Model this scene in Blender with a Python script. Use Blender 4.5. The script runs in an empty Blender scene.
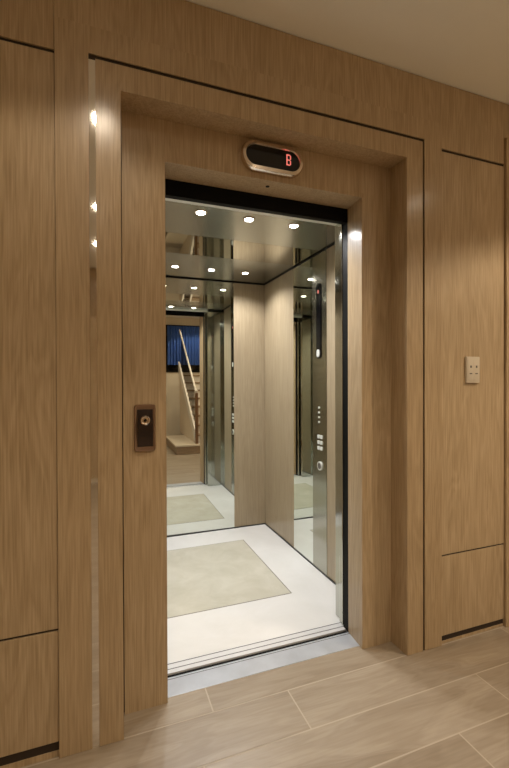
import bpy, bmesh, math, random
from mathutils import Vector, Matrix
random.seed(7)
SC = bpy.context.scene
COL = SC.collection
R = math.radians

# ------------------------------------------------------------------ helpers
def new_bm():
    return bmesh.new()

def box(bm, x0, x1, y0, y1, z0, z1, bev=0.0):
    r = bmesh.ops.create_cube(bm, size=1.0)
    vs = r['verts']
    for v in vs:
        v.co = Vector(((x0 + x1) / 2 + v.co.x * (x1 - x0), (y0 + y1) / 2 + v.co.y * (y1 - y0), (z0 + z1) / 2 + v.co.z * (z1 - z0)))
    if bev:
        es = list({e for v in vs for e in v.link_edges})
        bmesh.ops.bevel(bm, geom=es, offset=bev, segments=2, affect='EDGES', profile=0.5)

def prism(bm, pts, d, at):
    """extrude a closed outline; at(u,v,w) maps outline + depth to space"""
    a = [bm.verts.new(at(u, v, 0)) for u, v in pts]
    b = [bm.verts.new(at(u, v, d)) for u, v in pts]
    n = len(pts)
    bm.faces.new(a); bm.faces.new(b[::-1])
    for i in range(n):
        bm.faces.new((a[i], b[i], b[(i + 1) % n], a[(i + 1) % n]))

def loft(bm, rings, close=True):
    """skin a list of rings (lists of Vectors); cap both ends"""
    vr = [[bm.verts.new(p) for p in r] for r in rings]
    n = len(vr[0])
    for a, b in zip(vr, vr[1:]):
        for i in range(n):
            bm.faces.new((a[i], a[(i + 1) % n], b[(i + 1) % n], b[i]))
    if close:
        bm.faces.new(vr[0][::-1]); bm.faces.new(vr[-1])

def lathe(bm, prof, centre, axis='z', seg=32):
    """prof: (radius, height) pairs"""
    rings = []
    for r, h in prof:
        ring = []
        for i in range(seg):
            a = 2 * math.pi * i / seg
            c, s = max(r, 1e-5) * math.cos(a), max(r, 1e-5) * math.sin(a)
            p = {'z': (c, s, h), 'y': (c, h, s), 'x': (h, c, s)}[axis]
            ring.append(Vector(centre) + Vector(p))
        rings.append(ring)
    loft(bm, rings)

def tube(bm, a, b, r, seg=14):
    a, b = Vector(a), Vector(b)
    d = (b - a).normalized()
    u = d.orthogonal().normalized(); v = d.cross(u)
    loft(bm, [[p + r * (math.cos(t) * u + math.sin(t) * v) for t in [2 * math.pi * i / seg for i in range(seg)]] for p in (a, b)])

def outline(w, h, r, seg=8):
    """rounded rectangle centred on 0"""
    out = []
    for cx, cy, a0 in ((w / 2 - r, h / 2 - r, 0), (-w / 2 + r, h / 2 - r, 90), (-w / 2 + r, -h / 2 + r, 180), (w / 2 - r, -h / 2 + r, 270)):
        for i in range(seg + 1):
            a = R(a0 + 90 * i / seg)
            out.append((cx + r * math.cos(a), cy + r * math.sin(a)))
    return out

def obj(name, bm, mat, parent=None, smooth=False, mats=None):
    bmesh.ops.recalc_face_normals(bm, faces=bm.faces)
    if parent is not None:
        off = Vector((0, 0, 0)); p = parent
        while p is not None:
            off += p.location; p = p.parent
        bmesh.ops.translate(bm, vec=-off, verts=bm.verts)
    me = bpy.data.meshes.new(name)
    bm.to_mesh(me); bm.free()
    for m in (mats or [mat]):
        me.materials.append(m)
    if smooth:
        for p in me.polygons: p.use_smooth = True
        try: me.set_sharp_from_angle(angle=R(35))
        except Exception: pass
    o = bpy.data.objects.new(name, me)
    COL.objects.link(o)
    o.parent = parent
    return o

def tag(o, label=None, cat=None, group=None, kind=None):
    if label: o['label'] = label
    if cat: o['category'] = cat
    if group: o['group'] = group
    if kind: o['kind'] = kind
    return o

def thing(name, loc, label, cat, group=None):
    o = bpy.data.objects.new(name, None)
    o.empty_display_size = 0.05
    COL.objects.link(o); o.location = loc
    return tag(o, label, cat, group)

def struct(name, bm, mat, parent=None, **k):
    o = obj(name, bm, mat, parent, **k)
    if parent is None: o['kind'] = 'structure'
    return o

# ------------------------------------------------------------------ materials
def mat(name):
    m = bpy.data.materials.new(name); m.use_nodes = True
    nt = m.node_tree
    return m, nt, nt.nodes['Principled BSDF']

def simple(name, col, rough=0.5, metal=0.0, emit=None, es=0.0, noise=0.0, nscale=20, spec=None):
    m, nt, b = mat(name)
    b.inputs['Base Color'].default_value = (*col, 1)
    b.inputs['Roughness'].default_value = rough
    b.inputs['Metallic'].default_value = metal
    if spec is not None: b.inputs['Specular IOR Level'].default_value = spec
    if emit:
        b.inputs['Emission Color'].default_value = (*emit, 1)
        b.inputs['Emission Strength'].default_value = es
    if noise:
        tc = nt.nodes.new('ShaderNodeTexCoord'); n = nt.nodes.new('ShaderNodeTexNoise')
        n.inputs['Scale'].default_value = nscale; n.inputs['Detail'].default_value = 5
        nt.links.new(tc.outputs['Object'], n.inputs['Vector'])
        r = nt.nodes.new('ShaderNodeValToRGB')
        r.color_ramp.elements[0].position = .3; r.color_ramp.elements[1].position = .7
        r.color_ramp.elements[0].color = (*[c * (1 - noise) for c in col], 1)
        r.color_ramp.elements[1].color = (*[min(1, c * (1 + noise)) for c in col], 1)
        nt.links.new(n.outputs['Fac'], r.inputs['Fac']); nt.links.new(r.outputs['Color'], b.inputs['Base Color'])
    return m

def oak(name, dark, mid, light, rough=.45, along='z', scale=1.0, offs=(0, 0, 0), cont=1.0):
    """fine vertical oak grain with soft cathedral figure"""
    m, nt, b = mat(name)
    N, L = nt.nodes, nt.links
    tc = N.new('ShaderNodeTexCoord')
    def mp(sx, sy, sz):
        q = N.new('ShaderNodeMapping')
        q.inputs['Location'].default_value = offs
        s = {'z': (sx, sy, sz), 'x': (sz, sy, sx)}[along]
        q.inputs['Scale'].default_value = [k * scale for k in s]
        L.new(tc.outputs['Object'], q.inputs['Vector']); return q
    a = mp(9, 9, .9)
    n1 = N.new('ShaderNodeTexNoise'); n1.inputs['Scale'].default_value = 1.0; n1.inputs['Detail'].default_value = 4; n1.inputs['Distortion'].default_value = .6
    L.new(a.outputs['Vector'], n1.inputs['Vector'])
    # growth-ring contours of the broad field -> cathedral figure
    mu = N.new('ShaderNodeMath'); mu.operation = 'MULTIPLY'; mu.inputs[1].default_value = 70
    L.new(n1.outputs['Fac'], mu.inputs[0])
    si = N.new('ShaderNodeMath'); si.operation = 'SINE'; L.new(mu.outputs[0], si.inputs[0])
    c = mp(190, 190, 5)
    n2 = N.new('ShaderNodeTexNoise'); n2.inputs['Scale'].default_value = 1.0; n2.inputs['Detail'].default_value = 3
    L.new(c.outputs['Vector'], n2.inputs['Vector'])
    f1 = N.new('ShaderNodeMath'); f1.operation = 'MULTIPLY_ADD'; f1.inputs[1].default_value = .05 * cont; f1.inputs[2].default_value = 0
    L.new(si.outputs[0], f1.inputs[0])
    f2 = N.new('ShaderNodeMath'); f2.operation = 'MULTIPLY_ADD'; f2.inputs[1].default_value = .75 * cont
    L.new(n2.outputs['Fac'], f2.inputs[0]); L.new(f1.outputs[0], f2.inputs[2])
    f3 = N.new('ShaderNodeMath'); f3.operation = 'MULTIPLY_ADD'; f3.inputs[1].default_value = .22 * cont
    L.new(n1.outputs['Fac'], f3.inputs[0]); L.new(f2.outputs[0], f3.inputs[2])
    rp = N.new('ShaderNodeValToRGB')
    e = rp.color_ramp.elements
    e[0].position = .24; e[0].color = (*dark, 1)
    e[1].position = .74; e[1].color = (*light, 1)
    k = rp.color_ramp.elements.new(.49); k.color = (*mid, 1)
    L.new(f3.outputs[0], rp.inputs['Fac']); L.new(rp.outputs['Color'], b.inputs['Base Color'])
    b.inputs['Roughness'].default_value = rough
    b.inputs['Coat Weight'].default_value = .5; b.inputs['Coat Roughness'].default_value = .19; b.inputs['Specular IOR Level'].default_value = .3
    bp = N.new('ShaderNodeBump'); bp.inputs['Strength'].default_value = .06; bp.inputs['Distance'].default_value = .002
    L.new(n2.outputs['Fac'], bp.inputs['Height']); L.new(bp.outputs['Normal'], b.inputs['Normal'])
    return m

OAK = oak('oak_veneer', (.31, .215, .115), (.43, .315, .185), (.53, .40, .25))
OAK2 = oak('oak_veneer_panel', (.30, .21, .112), (.42, .31, .182), (.52, .395, .25), offs=(3.1, .4, 1.7), cont=1.15)
OAKH = oak('oak_veneer_horizontal', (.31, .215, .115), (.43, .315, .185), (.53, .40, .25), offs=(1.1, 2.4, .7))
CAROAK = oak('pale_oak_laminate', (.30, .232, .147), (.365, .292, .19), (.435, .352, .237), rough=.4, offs=(5, 1, 2), cont=.9)
TREAD = oak('tread_oak', (.22, .15, .09), (.30, .21, .13), (.38, .27, .17), along='x')
DARK = simple('dark_gap', (.03, .018, .010), .8)
BLACK = simple('black_metal', (.003, .003, .003), .55, 0, spec=.12)
BLACKG = simple('black_glass', (.003, .003, .004), .12)
MIRROR = simple('mirror_glass', (.80, .83, .77), 0.0, 1.0)
STEEL = simple('polished_steel', (.52, .53, .49), .10, 1.0)
SATIN = simple('satin_header', (.75, .76, .72), .45, .4)
STEELC = simple('brushed_ceiling_steel', (.47, .49, .475), .22, 1.0)
STEELM = simple('mirror_ceiling_steel', (.45, .43, .37), .03, 1.0)
STEELP = simple('panel_steel', (.42, .41, .35), .16, 1.0)
STRIP = simple('strip_steel', (.88, .85, .80), .04, 1.0)
PLATE = simple('sill_aluminium', (.56, .60, .67), .30, .35, noise=.10, nscale=9)
SILL = simple('bright_sill', (.76, .77, .79), .35, .2)
GROOVE = simple('groove_shadow_grey', (.12, .12, .12), .5, .4)
BRONZE = simple('bronze_metal', (.34, .235, .17), .28, .9)
CHROME = simple('warm_chrome', (.72, .62, .52), .18, 1.0)
CREAM = simple('cream_plastic', (.62, .55, .44), .4)
GREYMARK = simple('grey_marking', (.10, .09, .08), .5)
PLASTER = simple('painted_plaster', (.70, .62, .50), .8, noise=.03, nscale=3)
CEIL = simple('ceiling_paint', (.86, .85, .78), .85, noise=.02, nscale=2)
WHITEP = simple('white_paint', (.72, .68, .62), .45)
BUTTON = simple('button_white', (.7, .72, .68), .3, .2, (.9, .95, 1), .08)
RED = simple('red_segment', (.5, .1, .06), .4, 0, (1.0, .25, .20), .8)
LENS = simple('lamp_lens', (1, 1, 1), .4, 0, (1.0, .97, .90), 28.0)
LENSH = simple('hall_lamp_lens', (1, 1, 1), .4, 0, (1.0, .84, .64), 75.0)
BLUE = simple('blue_cloth', (.05, .13, .46), .8, noise=.12, nscale=6)
SKIRT = simple('black_skirting', (.02, .02, .02), .4)

def stone(name, base, vein, rough=.18, scale=3.0, lo=.35, hi=.65, detail=8):
    m, nt, b = mat(name); N, L = nt.nodes, nt.links
    tc = N.new('ShaderNodeTexCoord')
    n = N.new('ShaderNodeTexNoise'); n.inputs['Scale'].default_value = scale; n.inputs['Detail'].default_value = detail
    n.inputs['Distortion'].default_value = .5; n.inputs['Roughness'].default_value = .62
    L.new(tc.outputs['Object'], n.inputs['Vector'])
    r = N.new('ShaderNodeValToRGB'); r.color_ramp.elements[0].position = lo; r.color_ramp.elements[1].position = hi
    r.color_ramp.elements[0].color = (*vein, 1); r.color_ramp.elements[1].color = (*base, 1)
    L.new(n.outputs['Fac'], r.inputs['Fac']); L.new(r.outputs['Color'], b.inputs['Base Color'])
    b.inputs['Roughness'].default_value = rough
    return m
WHITESTONE = stone('white_stone', (.84, .84, .84), (.77, .77, .76), .22, 2.5)
INLAY = stone('beige_marble', (.66, .64, .56), (.54, .52, .43), .25, 5.0, .30, .70)

def tile_mat():
    m, nt, b = mat('wood_look_tile'); N, L = nt.nodes, nt.links
    tc = N.new('ShaderNodeTexCoord'); at = N.new('ShaderNodeAttribute'); at.attribute_name = 'tile_shift'
    add = N.new('ShaderNodeVectorMath'); add.operation = 'ADD'
    L.new(tc.outputs['Object'], add.inputs[0]); L.new(at.outputs['Vector'], add.inputs[1])
    mp = N.new('ShaderNodeMapping'); mp.inputs['Scale'].default_value = (1.6, 9, 1)
    L.new(add.outputs[0], mp.inputs['Vector'])
    n1 = N.new('ShaderNodeTexNoise'); n1.inputs['Scale'].default_value = 1.1; n1.inputs['Detail'].default_value = 3; n1.inputs['Distortion'].default_value = .5
    L.new(mp.outputs[0], n1.inputs['Vector'])
    mu = N.new('ShaderNodeMath'); mu.operation = 'MULTIPLY'; mu.inputs[1].default_value = 62; L.new(n1.outputs['Fac'], mu.inputs[0])
    si = N.new('ShaderNodeMath'); si.operation = 'SINE'; L.new(mu.outputs[0], si.inputs[0])
    mp2 = N.new('ShaderNodeMapping'); mp2.inputs['Scale'].default_value = (6, 110, 1); L.new(add.outputs[0], mp2.inputs['Vector'])
    n2 = N.new('ShaderNodeTexNoise'); n2.inputs['Scale'].default_value = 1; n2.inputs['Detail'].default_value = 4; L.new(mp2.outputs[0], n2.inputs['Vector'])
    a = N.new('ShaderNodeMath'); a.operation = 'MULTIPLY_ADD'; a.inputs[1].default_value = .055; L.new(si.outputs[0], a.inputs[0]); L.new(n1.outputs['Fac'], a.inputs[2])
    c = N.new('ShaderNodeMath'); c.operation = 'MULTIPLY_ADD'; c.inputs[1].default_value = .45; L.new(n2.outputs['Fac'], c.inputs[0]); L.new(a.outputs[0], c.inputs[2])
    r = N.new('ShaderNodeValToRGB'); e = r.color_ramp.elements
    e[0].position = .45; e[0].color = (.27, .215, .155, 1); e[1].position = 1.0; e[1].color = (.41, .345, .265, 1)
    k = e.new(.72); k.color = (.335, .275, .205, 1)
    L.new(c.outputs[0], r.inputs['Fac']); L.new(r.outputs['Color'], b.inputs['Base Color'])
    b.inputs['Roughness'].default_value = .34
    return m
TILE = tile_mat()
GROUT = simple('grout', (.50, .43, .34), .8)

# ------------------------------------------------------------------ key dimensions (metres)
ZC = 2.688                      # hall ceiling
PX0, PX1, PZ = .074, 1.321, 2.290   # portal opening
GX0, GX1, GZ = -.030, 1.413, 2.387  # shadow joint around the portal
AX0, AX1, AZ = -.134, 1.526, 2.486  # architrave outer edge
B = .114                        # depth of the recessed plane
JX0, JX1, JZ = .245, 1.155, 2.128   # doorway in the recessed plane
JD = .250                       # where the jamb lining ends
CX0, CX1, CY0, CY1, CZ = .03, 1.371, .30, 1.865, 2.122   # lift car

# ------------------------------------------------------------------ floor: plank tiles with pale joints
bm = new_bm()
lay = bm.verts.layers.float_vector.new('tile_shift')
def quad(x0, x1, y0, y1, z, mi, shift):
    vs = [bm.verts.new((x, y, z)) for x, y in ((x0, y0), (x1, y0), (x1, y1), (x0, y1))]
    for v in vs: v[lay] = shift
    f = bm.faces.new(vs); f.material_index = mi
g = .0028
joints = {0: .402, -1: .716, -2: 1.515, -3: 1.203}
HX0, HX1, HY0 = -1.6, 3.0, -4.0
for row in range(-20, 1):
    y0, y1 = row * .203 - .0 , row * .203 + .203
    y0 += .006; y1 += .006
    if row == 0: y1 = .141
    y0 = max(y0, HY0)
    j = joints.get(row, (row * .437) % 1.2)
    x = j - 1.2 * math.ceil((j - HX0) / 1.2)
    while x < HX1:
        a, c = max(x, HX0), min(x + 1.2, HX1)
        if c - a > .01:
            quad(a + g, c - g, y0 + g, y1 - g, 0, 0, (random.random() * 9, random.random() * 9, random.random() * 5))
        x += 1.2
vs = [bm.verts.new(p) for p in ((HX0, HY0, -.0008), (HX1, HY0, -.0008), (HX1, .141, -.0008), (HX0, .141, -.0008))]
bm.faces.new(vs).material_index = 1
# slab under the tiles
r_ = bmesh.ops.create_cube(bm, size=1)
for v in r_['verts']:
    v.co = Vector(((HX0 + HX1) / 2 + v.co.x * (HX1 - HX0), (HY0 + .141) / 2 + v.co.y * (.141 - HY0), -.052 + v.co.z * .1))
for f in {f for v in r_['verts'] for f in v.link_faces}: f.material_index = 1
me = bpy.data.meshes.new('floor'); bm.to_mesh(me); bm.free()
me.materials.append(TILE); me.materials.append(GROUT)
fl = bpy.data.objects.new('floor', me); COL.objects.link(fl)
tag(fl, 'beige wood-look plank tile floor of the hall with pale joints', None, None, 'structure')

# ------------------------------------------------------------------ hall shell
bm = new_bm(); box(bm, HX0 - .1, HX1 + .1, HY0 - .1, .2, ZC, ZC + .1)
tag(struct('ceiling', bm, CEIL), 'plain beige painted hall ceiling')
bm = new_bm(); box(bm, HX0 - .1, HX0, HY0 - .1, .2, -.1, ZC)
struct('wall_left', bm, PLASTER)
bm = new_bm(); box(bm, HX1, HX1 + .1, HY0 - .1, .2, -.1, ZC)
struct('wall_right', bm, PLASTER)
# wall behind the viewer, with the window seen in the car mirror
WX0, WX1, WZ0, WZ1 = 1.26, 2.20, 1.47, 2.50
bm = new_bm()
box(bm, HX0, WX0, HY0 - .12, HY0, 0, ZC); box(bm, WX1, HX1, HY0 - .12, HY0, 0, ZC)
box(bm, WX0, WX1, HY0 - .12, HY0, 0, WZ0); box(bm, WX0, WX1, HY0 - .12, HY0, WZ1, ZC)
wb = struct('wall_back', bm, PLASTER)
bm = new_bm()
for x in range(3):
    box(bm, -1.59 + x * .92, -1.59 + x * .92 + .91, HY0, HY0 + .02, .06, ZC - .005, .002)
obj('oak_panelling', bm, OAK2, wb)
bm = new_bm()
w = .05
box(bm, WX0, WX1, HY0 - .08, HY0 + .015, WZ0, WZ0 + w); box(bm, WX0, WX1, HY0 - .08, HY0 + .015, WZ1 - w, WZ1)
box(bm, WX0, WX0 + w, HY0 - .08, HY0 + .015, WZ0 + w, WZ1 - w); box(bm, WX1 - w, WX1, HY0 - .08, HY0 + .015, WZ0 + w, WZ1 - w)
box(bm, WX0 + .52, WX0 + .56, HY0 - .08, HY0 - .02, WZ0 + w, WZ1 - w)
wi = struct('window_1', bm, BLACK)
bm = new_bm(); box(bm, WX0 + w, WX1 - w, HY0 - .06, HY0 - .054, WZ0 + w, WZ1 - w)
obj('pane', bm, BLACKG, wi)
# folded blue curtain
bm = new_bm()
cu = thing('curtain', (1.75, HY0 + .06, 1.60), 'blue folded curtain over the dark hall window, seen in the mirror', 'curtain')
n = 90; fr = []; bk = []
for i in range(n + 1):
    x = WX0 + .03 + (WX1 - WX0 - .13) * i / n
    y = HY0 + .055 + .018 * math.sin(i * .85) + .006 * math.sin(i * .31)
    fr.append((x, y)); bk.append((x, y - .004))
pts = fr + bk[::-1]
prism(bm, pts, .86, lambda u, v, d: Vector((u, v, 1.635 + d)))
obj('curtain_cloth', bm, BLUE, cu)
bm = new_bm(); tube(bm, (WX0 - .05, HY0 + .055, 2.505), (WX1 + .05, HY0 + .055, 2.505), .011)
for x in (WX0 - .03, WX1 + .03): box(bm, x - .008, x + .008, HY0, HY0 + .055, 2.497, 2.513)
obj('curtain_rod', bm, BLACK, cu)

# staircase seen in the mirror
st = thing('staircase', (2.1, -2.4, 0), 'staircase with white stringer and dark balusters reflected in the car mirror', 'staircase')
SX0, SX1 = 1.52, 2.55
bm = new_bm(); box(bm, 1.16, SX1, -3.2, -1.86, 0, .135, .003); obj('bottom_landing', bm, TREAD, st)
bm = new_bm(); box(bm, 1.14, SX1, -3.22, -1.84, .135, .165, .004); obj('landing_top', bm, CREAM, st)
nst = 8; run = .215; rise = .155
for i in range(nst):
    y1 = -2.0 - i * run; z1 = .165 + (i + 1) * rise
    bm = new_bm(); box(bm, SX0 + .02, SX1, y1 - run, y1 + .02, z1 - .03, z1, .003); obj('tread', bm, TREAD, st)
    bm = new_bm(); box(bm, SX0 + .02, SX1, y1 - run, y1, .166, z1 - .03); obj('riser', bm, WHITEP, st)
m_ = rise / run
def sz(y): return .165 + (-2.0 - y) * m_
ye = -2.0 - nst * run
bm = new_bm()
prism(bm, [(-1.97, .166), (-1.97, .40), (ye, sz(ye) + .25), (ye, .166)], .02, lambda u, v, d: Vector((SX0 + d, u, v)))
obj('side_wall', bm, PLASTER, st)
bm = new_bm()
prism(bm, [(-1.95, .22), (-1.95, .42), (ye, sz(ye) + .29), (ye, sz(ye) + .09)], .03, lambda u, v, d: Vector((SX0 - .03 + d, u, v)))
obj('stringer', bm, WHITEP, st)
bm = new_bm(); box(bm, SX0 - .02, SX0 + .03, -1.95, -1.90, .165, 1.06, .004)
nw = obj('newel_post', bm, BRONZE, st)
bm = new_bm(); lathe(bm, [(.005, 0), (.026, .004), (.033, .025), (.028, .045), (.004, .058)], (SX0 + .005, -1.925, 1.06)); obj('newel_cap', bm, WHITEP, nw, True)
bm = new_bm(); tube(bm, (SX0 + .005, -1.93, 1.07), (SX0 + .005, ye, 1.09 + (-1.93 - ye) * m_), .017); obj('handrail', bm, WHITEP, st, True)
for i in range(14):
    y = -2.05 - i * .115
    bm = new_bm(); tube(bm, (SX0 + .005, y, sz(y) + .22), (SX0 + .005, y, 1.075 + (-1.93 - y) * m_), .007, 8); obj('baluster', bm, BLACK, st, True)

# ------------------------------------------------------------------ wall around the lift
bm = new_bm()
box(bm, HX0, AX0 + .03, .015, .20, 0, ZC); box(bm, AX1 - .03, HX1, .015, .20, 0, ZC)
box(bm, AX0 + .03, AX1 - .03, .035, .20, AZ - .03, ZC)
wf = struct('wall_front', bm, DARK)
PY = .008
def panel(name, x0, x1, z0, z1, m=OAK2):
    bm = new_bm(); box(bm, x0, x1, PY, .034, z0, z1, .0015); return obj(name, bm, m, wf)
G = .006
# frieze under the ceiling (joints run on behind the surround)
panel('frieze_panel', HX0, AX0 - .001, 2.380, ZC - .004, OAKH)
panel('frieze_panel', AX0 - .001, AX1 + .001, AZ - .004, ZC - .004, OAKH)
panel('frieze_panel', AX1 + .001, 1.944, 2.374, ZC - .004, OAKH)
panel('frieze_panel', 1.944, HX1, 2.505, ZC - .004, OAKH)
# left bays
for x0, x1 in ((-.86, AX0 - .001), (-1.597, -.866)):
    panel('upper_panel', x0, x1, .436, 2.368)
    panel('lower_panel', x0, x1, .053, .428)
# right bays
panel('upper_panel', AX1 + .001, 1.944, .430, 2.361)
panel('lower_panel', AX1 + .001, 1.944, .040, .422)
bm = new_bm(); box(bm, HX0, AX0 - .001, .012, .034, 0, .020); box(bm, AX1 + .001, 1.944, .012, .034, 0, .012)
obj('plinth', bm, OAK, wf)
# neighbouring door casing at the right edge
bm = new_bm(); box(bm, 1.947, 2.06, -.004, .034, 0, 2.505, .002); box(bm, 2.94, 2.999, -.004, .034, 0, 2.505, .002)
box(bm, 2.06, 2.94, -.004, .034, 2.40, 2.505, .002)
box(bm, 2.066, 2.934, .012, .034, .01, 2.394, .002)
tag(struct('trim_1', bm, OAK), 'oak casing of the next bay at the far right edge')

# masonry of the lift shaft around the car
for nm, (a, b, c, d) in (('wall_shaft_left', (-.45, -.33, .20, 2.16)), ('wall_shaft_right', (1.73, 1.85, .20, 2.16)), ('wall_shaft_back', (-.45, 1.85, 2.16, 2.28))):
    bm = new_bm(); box(bm, a, b, c, d, -.1, ZC + .1)
    struct(nm, bm, DARK)
bm = new_bm(); box(bm, -.45, 1.85, .20, 2.28, ZC + .1, ZC + .2); tag(struct('ceiling_shaft', bm, DARK), 'dark slab over the elevator shaft')
bm = new_bm(); box(bm, -.45, 1.85, .20, 2.28, -.3, -.2); tag(struct('floor_shaft', bm, DARK), 'dark pit floor under the elevator car')

# ------------------------------------------------------------------ lift surround
su = thing('elevator_surround', ((JX0 + JX1) / 2, 0, 0), 'oak stepped surround framing the open elevator doorway in the panelled wall', 'door surround')
bm = new_bm()
def frame(bm, x0, x1, z1, ox0, ox1, oz1, y0, y1, bev=.0015):
    """portal shape as one outline: inner x0,x1,z1; outer ox0,ox1,oz1"""
    pts = [(ox0, 0), (ox0, oz1), (ox1, oz1), (ox1, 0), (x1, 0), (x1, z1), (x0, z1), (x0, 0)]
    nb = len(bm.verts)
    prism(bm, pts, y1 - y0, lambda u, v, d: Vector((u, y0 + d, v)))
    bm.edges.ensure_lookup_table()
    if bev:
        es = [e for e in bm.edges if all(abs(v.co.y - y0) < 1e-6 for v in e.verts)]
        bmesh.ops.bevel(bm, geom=es, offset=bev, segments=2, affect='EDGES')
frame(bm, GX0, GX1 + .010, GZ + .006, AX0, AX1, AZ, 0, .034)
obj('architrave', bm, OAK, su)
bm = new_bm(); frame(bm, PX0, PX1, PZ, GX0 + .023, GX1, GZ - .008, 0, B + .004)
obj('portal_frame', bm, OAK, su)
bm = new_bm(); box(bm, GX0 - .004, GX0 + .026, .0045, .016, 0, GZ - .012)
o = obj('metal_strip', bm, STRIP, su); o['label'] = 'narrow polished metal strip down the left joint'
bm = new_bm()
frame(bm, GX0 + .03, GX1 - .012, GZ - .02, GX0 - .003, GX1 + .013, GZ + .009, .007, .030, 0)
box(bm, PX0 - .03, PX0 + .03, B + .012, B + .03, 0, PZ + .02)
obj('shadow_joint', bm, DARK, su)
# recessed plane: left leaf, right leaf, head
bm = new_bm(); box(bm, PX0 + .0092, JX0 - .003, B, B + .02, 0, PZ + .02, 0)
obj('recess_panel', bm, OAK2, su)
bm = new_bm(); box(bm, JX1 + .003, PX1 + .02, B, B + .02, 0, PZ + .02, 0)
obj('recess_panel', bm, OAK2, su)
bm = new_bm(); box(bm, JX0 - .003, JX1 + .003, B, B + .02, JZ + .003, PZ + .02, 0)
obj('recess_head', bm, OAKH, su)
# lining of the doorway
bm = new_bm(); prism(bm, [(JX0, B - .0006), (JX0 - .013, JD), (JX0 - .035, JD), (JX0 - .035, B + .021), (JX0 - .003, B + .021), (JX0 - .003, B - .0006)], JZ + .02, lambda u, v, d: Vector((u, v, d))); obj('jamb_lining', bm, OAK, su)
bm = new_bm(); prism(bm, [(JX1, B - .0006), (JX1 + .013, JD), (JX1 + .035, JD), (JX1 + .035, B + .021), (JX1 + .003, B + .021), (JX1 + .003, B - .0006)], JZ + .02, lambda u, v, d: Vector((u, v, d))); obj('jamb_lining', bm, OAK, su)
bm = new_bm(); box(bm, JX0 - .013, JX1 + .013, B - .0006, JD, JZ, JZ + .02, 0)
hl = obj('head_lining', bm, OAKH, su)
bm = new_bm(); lathe(bm, [(.001, .001), (.009, .001), (.009, -.0012), (.001, -.0012)], (.70, .165, JZ), 'z', 16); obj('sensor_eye', bm, BLACK, hl)
# metal sill plate
bm = new_bm(); box(bm, JX0 - .012, JX1 + .012, .141, .250, -.06, .002, .001)
sp = obj('sill_plate', bm, PLATE, su); sp['label'] = 'brushed metal sill plate across the doorway'
bm = new_bm()
for y in (.236,): box(bm, JX0 - .012, JX1 + .012, y, y + .003, .0015, .0026)
obj('sill_groove', bm, GROOVE, sp)
bm = new_bm(); box(bm, JX0 - .012, JX1 + .012, .2505, .2735, -.06, -.006); obj('gap_shade_strip', bm, BLACK, su)  # black strip standing in for the unlit gap between the sills
# landing door head and jamb posts (black rebate)
bm = new_bm(); box(bm, JX0 - .10, JX1 + .14, JD + .004, JD + .034, 2.062, JZ + .10); obj('door_head', bm, BLACK, su)
bm = new_bm(); box(bm, JX1 + .015, JX1 + .12, JD + .004, JD + .046, 0, 2.062); obj('door_rebate', bm, BLACK, su)
bm = new_bm(); box(bm, JX0 - .12, JX0 - .015, JD + .004, JD + .046, 0, 2.062); obj('door_rebate', bm, BLACK, su)

# ------------------------------------------------------------------ lift car
car = thing('elevator_car', ((CX0 + CX1) / 2, (CY0 + CY1) / 2, 0), 'lit elevator car with white stone floor, oak walls and mirror panels', 'elevator')
T = .03
def cpart(name, x0, x1, y0, y1, z0, z1, m, bev=.001, parent=None):
    bm = new_bm(); box(bm, x0, x1, y0, y1, z0, z1, bev); return obj(name, bm, m, parent or car)
RX0, RX1, RY0, RY1 = .335, 1.065, .705, 1.585       # inlay
cf = cpart('car_floor', CX0, CX1, .343, CY1, -.06, 0, WHITESTONE, 0)
cpart('inlay_border', RX0 - .006, RX1 + .006, RY0 - .006, RY1 + .006, -.002, .0004, simple('inlay_line', (.20, .19, .16), .4), 0, cf)
cpart('stone_inlay', RX0, RX1, RY0, RY1, -.002, .0008, INLAY, 0, cf)
cs = cpart('car_sill', JX0 - .03, JX1 + .03, .276, .343, -.06, .001, SILL, 0)
bm = new_bm()
for y in (.300, .334): box(bm, JX0 - .03, JX1 + .03, y, y + .004, .0008, .0016)
obj('sill_groove', bm, GROOVE, cs)
# thin dark joint strip along the foot of the walls
bm = new_bm()
box(bm, CX0, CX1, CY1 - .006, CY1 + .002, 0, .009); box(bm, CX1 - .006, CX1 + .002, .41, CY1, 0, .009); box(bm, CX0 - .002, CX0 + .006, .41, CY1, 0, .009)
obj('skirting', bm, SKIRT, car)
# back wall: oak, mirror, oak
MBX0, MBX1 = 2 * .70 - 1.084, 1.084
cpart('wood_panel', MBX1, CX1, CY1, CY1 + T, .006, CZ, CAROAK)
cpart('wood_panel', CX0, MBX0, CY1, CY1 + T, .006, CZ, CAROAK)
bm = new_bm(); prism(bm, [(MBX1, CY1 - .002), (MBX0, CY1 + .0057), (MBX0, CY1 + T), (MBX1, CY1 + T)], CZ - .008, lambda u, v, d: Vector((u, v, .008 + d))); obj('back_mirror', bm, MIRROR, car)
# side walls: oak, mirror, steel, oak
for s, X in ((1, CX1), (-1, CX0)):
    a, b = (X, X + T) if s > 0 else (X - T, X)
    cpart('wood_panel', a, b, 1.283, CY1, .006, CZ, CAROAK)
    e = .002
    cpart('side_mirror', a - (e if s > 0 else 0), b + (e if s < 0 else 0), .984, 1.282, .008, CZ, MIRROR, 0)
    if s > 0:
        cop = cpart('control_panel', a - .003, b, .800, .983, .008, CZ, STEELP, .001)
    else:
        cpart('steel_panel', a, b + .003, .800, .983, .008, CZ, STEELP, .001)
    cpart('wood_panel', a, b, .50, .799, .006, CZ, CAROAK)
    cpart('steel_panel', a, b, .406, .499, .006, CZ, STEEL)
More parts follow.
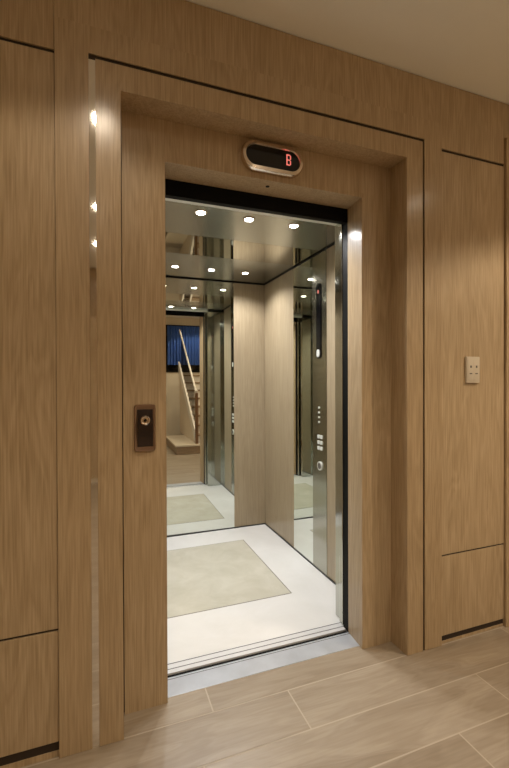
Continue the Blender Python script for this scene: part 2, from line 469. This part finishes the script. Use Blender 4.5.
# front returns and door edges
for s in (1, -1):
    xi = 1.189 if s > 0 else 2 * .70 - 1.189
    xo = CX1 + T if s > 0 else CX0 - T
    cpart('front_return', min(xi, xo), max(xi, xo), .362, .405, .004, CZ, STEEL, .002)
    xd = 1.170 if s > 0 else .230
    xe = xd + s * .30
    cpart('sliding_door', min(xd, xe), max(xd, xe), .306, .338, .004, 2.10, STEEL, .004)
cpart('car_header', CX0, CX1, .362, .405, 2.102, CZ, SATIN, .002)
# ceiling: two brushed lamp panels and a mirror-polished middle one
cpart('ceiling_panel', CX0 - T, CX1 + T, .345, .862, CZ, CZ + .02, STEELC, 0)
cpart('ceiling_panel', CX0 - T, CX1 + T, .864, 1.232, CZ - .0, CZ + .02, STEELM, 0)
cpart('ceiling_panel', CX0 - T, CX1 + T, 1.234, CY1 + T, CZ, CZ + .02, STEELC, 0)
bm = new_bm()
box(bm, CX0, CX1, CY1 - .008, CY1, CZ - .008, CZ); box(bm, CX1 - .008, CX1, .41, CY1, CZ - .008, CZ); box(bm, CX0, CX0 + .008, .41, CY1, CZ - .012, CZ)
obj('ceiling_edge', bm, BLACK, car)
# control panel furniture (faces -x)
XF = CX1 - .003
def on_panel(cy, cz, w, h, r, d, seg=10):
    bm = new_bm()
    prism(bm, outline(w, h, r, seg), d, lambda u, v, k: Vector((XF + .002 - k, cy + u, cz + v)))
    return bm
dsp = obj('display', on_panel(.893, 1.665, .056, .50, .027, .008), BLACKG, cop)
bm = on_panel(.893, 1.86, .010, .020, .001, .0095); obj('display_digit', bm, RED, cop)
bm = on_panel(.893, 1.452, .034, .050, .016, .012); obj('alarm_button', bm, BUTTON, cop)
for k in range(4): obj('small_button', on_panel(.893, .995 + k * .032, .016, .012, .004, .006), BUTTON, cop)
for r0 in range(3):
    for c0 in range(2):
        obj('floor_button', on_panel(.863 + c0 * .036, .822 + r0 * .038, .024, .024, .007, .007), BUTTON, cop)
bm = new_bm(); lathe(bm, [(.020, 0), (.029, 0), (.029, -.009), (.026, -.011), (.020, -.009)], (XF + .002, .88, .705), 'x', 32)
obj('key_ring', bm, SATIN, cop, True)
bm = new_bm(); lathe(bm, [(.001, 0), (.020, 0), (.020, -.0115), (.001, -.0115)], (XF + .002, .88, .705), 'x', 24)
obj('key_switch', bm, GREYMARK, cop, True)

# ------------------------------------------------------------------ downlights in the car
def downlight(x, y, z, r, label, group, lens, power, col, spot, blend=.4, name='downlight', rad=.03):
    t = thing(name, (x, y, z), label, 'downlight', group)
    bm = new_bm(); lathe(bm, [(r * .78, .0), (r * 1.15, .0), (r * 1.15, -.003), (r * 1.0, -.006), (r * .8, -.004)], (x, y, z), 'z', 28)
    obj('trim_ring', bm, CHROME if lens is LENS else WHITEP, t, True)
    bm = new_bm(); lathe(bm, [(.001, -.0035), (r * .8, -.0035), (r * .78, -.0062), (.001, -.0066)], (x, y, z), 'z', 24)
    obj('lamp_lens', bm, lens, t)
    ld = bpy.data.lights.new('lamp_light', 'SPOT'); ld.energy = power; ld.color = col
    ld.spot_size = R(spot); ld.spot_blend = blend; ld.shadow_soft_size = rad
    lo = bpy.data.objects.new('lamp_light', ld); COL.objects.link(lo); lo.parent = t; lo.location = (0, 0, -.012)
    return t
CW = (1.0, .99, .985)
names = {(0, 0): 'leftmost of the three downlights nearest the elevator doorway', (0, 1): 'middle downlight of the three nearest the elevator doorway',
         (0, 2): 'rightmost of the three downlights nearest the elevator doorway', (1, 0): 'leftmost of the three ceiling downlights by the back mirror',
         (1, 1): 'middle ceiling downlight of the three by the back mirror', (1, 2): 'rightmost ceiling downlight by the back mirror, near the oak corner'}
for r0, (y, xs) in enumerate(((.523, (.484, .742, 1.003)), (1.545, (.53, .805, 1.078)))):
    for c0, x in enumerate(xs):
        downlight(x, y, CZ, .028, names[(r0, c0)], 'downlights in the elevator car ceiling', LENS, 21, CW, 150, .5, rad=.02)

# ------------------------------------------------------------------ downlights in the hall ceiling (out of frame, some read from glints)
HW = (1.0, .83, .625)
for x, y, p, lb in ((.02, -.82, 26, 'hall ceiling downlight straight before the left side of the surround'),
                 (2.38, -1.12, 105, 'hall ceiling downlight above the foot of the staircase'),
                 (2.78, -2.2, 50, 'added unseen hall ceiling downlight over the stair wall at the right'),  # added lamp, put in to brighten the right side of the ceiling
                 (.0, -2.05, 34, 'hall ceiling downlight behind the viewer, second in its row'),
                 (.0, -3.0, 22, 'hall ceiling downlight beside the back wall panelling'),
                 (1.25, -2.1, 60, 'hall ceiling downlight at the left of the staircase'),
                 (1.9, -3.3, 40, 'hall ceiling downlight in front of the dark window')):
    downlight(x, y, ZC, .045, lb, 'downlights in the hall ceiling', LENSH, p * .95, HW, 126, .22, rad=.045)

# ------------------------------------------------------------------ floor indicator over the door
fi = thing('floor_indicator', (.701, B, 2.217), 'oval elevator floor indicator with chrome bezel and red lit digit', 'floor indicator')
bm = new_bm()
def ring_at(w, h, y): return [Vector((.697 + u, y, 2.215 + v)) for u, v in outline(w, h, h / 2 - .0005, 12)]
loft(bm, [ring_at(.282, .126, B), ring_at(.286, .130, B - .012), ring_at(.274, .118, B - .026), ring_at(.250, .090, B - .028), ring_at(.240, .080, B - .018)])
obj('bezel', bm, CHROME, fi, True)
bm = new_bm(); loft(bm, [ring_at(.244, .084, B - .017), ring_at(.243, .083, B - .0225)]); obj('display_screen', bm, BLACKG, fi)
bm = new_bm()
dx, dz, w_, h_, t_ = .768, 2.219, .021, .046, .0042
y0, y1 = B - .0245, B - .0222
for zz in (dz + h_ / 2 - t_ / 2, dz, dz - h_ / 2 + t_ / 2): box(bm, dx - w_ / 2, dx + w_ / 2 - .004, y0, y1, zz - t_ / 2, zz + t_ / 2)
box(bm, dx - w_ / 2, dx - w_ / 2 + t_, y0, y1, dz - h_ / 2, dz + h_ / 2)
for a, b in ((dz + .003, dz + h_ / 2 - .004), (dz - h_ / 2 + .004, dz - .003)): box(bm, dx + w_ / 2 - t_, dx + w_ / 2, y0, y1, a, b)
obj('digit', bm, RED, fi)

# ------------------------------------------------------------------ call button plate on the left leaf
cb = thing('call_button', (.1625, B, 1.091), 'bronze call button plate with ring button on the left door leaf', 'call button')
CXm, CZm = .1625, 1.091
bm = new_bm()
def pl(w, h, y, r): return [Vector((CXm + u, y, CZm + v)) for u, v in outline(w, h, r, 6)]
loft(bm, [pl(.080, .180, B, .012), pl(.080, .180, B - .010, .012), pl(.074, .174, B - .015, .010), pl(.066, .160, B - .013, .008)])
obj('back_plate', bm, BRONZE, cb, True)
bm = new_bm()
n = 16; L_ = []
for i in range(n + 1):      # bowed face
    t = -1 + 2 * i / n
    L_.append((CZm + t * .076, B - .012 - .009 * (1 - t * t)))
pts = L_ + [(CZm + .076, B - .008), (CZm - .076, B - .008)]
prism(bm, pts, .058, lambda u, v, k: Vector((CXm - .029 + k, v, u)))
obj('face_plate', bm, simple('dark_bronze', (.055, .040, .034), .22, .7), cb, True)
bm = new_bm(); lathe(bm, [(.011, -.016), (.017, -.016), (.018, -.024), (.015, -.027), (.011, -.024)], (CXm, B, 1.121), 'y', 32)
obj('button_ring', bm, CHROME, cb, True)
bm = new_bm(); lathe(bm, [(.001, -.015), (.0105, -.015), (.0105, -.0235), (.001, -.0245)], (CXm, B, 1.121), 'y', 24)
obj('push_button', bm, BLACK, cb, True)

# ------------------------------------------------------------------ light switch on the right panel
sw = thing('light_switch', (1.7205, PY, 1.320), 'cream rectangular light switch on the right oak wall panel', 'light switch')
bm = new_bm(); box(bm, 1.678, 1.763, PY - .013, PY, 1.256, 1.385, .003); obj('switch_plate', bm, CREAM, sw, True)
for x in (1.7022, 1.7388):
    bm = new_bm(); box(bm, x - .0178, x + .0178, PY - .0148, PY - .012, 1.268, 1.373, .0008); obj('rocker', bm, CREAM, sw, True)
    for zc, hh, ww in ((1.336, .011, .010), (1.302, .005, .016)):
        bm = new_bm(); box(bm, x - ww / 2, x + ww / 2, PY - .0155, PY - .0146, zc - hh / 2, zc + hh / 2); obj('switch_mark', bm, GREYMARK, sw)

# ------------------------------------------------------------------ world, camera, view
wd = bpy.data.worlds.new('world'); SC.world = wd; wd.use_nodes = True
wd.node_tree.nodes['Background'].inputs[0].default_value = (.01, .02, .06, 1)
wd.node_tree.nodes['Background'].inputs[1].default_value = .5

cam = bpy.data.cameras.new('camera'); co = bpy.data.objects.new('camera', cam); COL.objects.link(co)
F = 412.6
cam.sensor_fit = 'VERTICAL'; cam.sensor_height = 36; cam.lens = F / 768 * 36
cam.clip_start = .02
yaw, pit, rol = R(20.603), R(-.429), R(-.203)
fw = Vector((math.sin(yaw) * math.cos(pit), math.cos(yaw) * math.cos(pit), math.sin(pit)))
rt = Vector((math.cos(yaw), -math.sin(yaw), 0)); up = rt.cross(fw)
r2 = rt * math.cos(rol) + up * math.sin(rol); u2 = -rt * math.sin(rol) + up * math.cos(rol)
M = Matrix((r2, u2, -fw)).transposed().to_4x4(); M.translation = Vector((0, -1.524, 1.27))
co.matrix_world = M
SC.camera = co
SC.view_settings.view_transform = 'Standard'; SC.view_settings.look = 'None'
SC.view_settings.gamma = 1; SC.view_settings.use_curve_mapping = False
SC.view_settings.exposure = 0.0
SC.cycles.max_bounces = 14; SC.cycles.glossy_bounces = 12; SC.cycles.diffuse_bounces = 6
SC.cycles.sample_clamp_indirect = 6
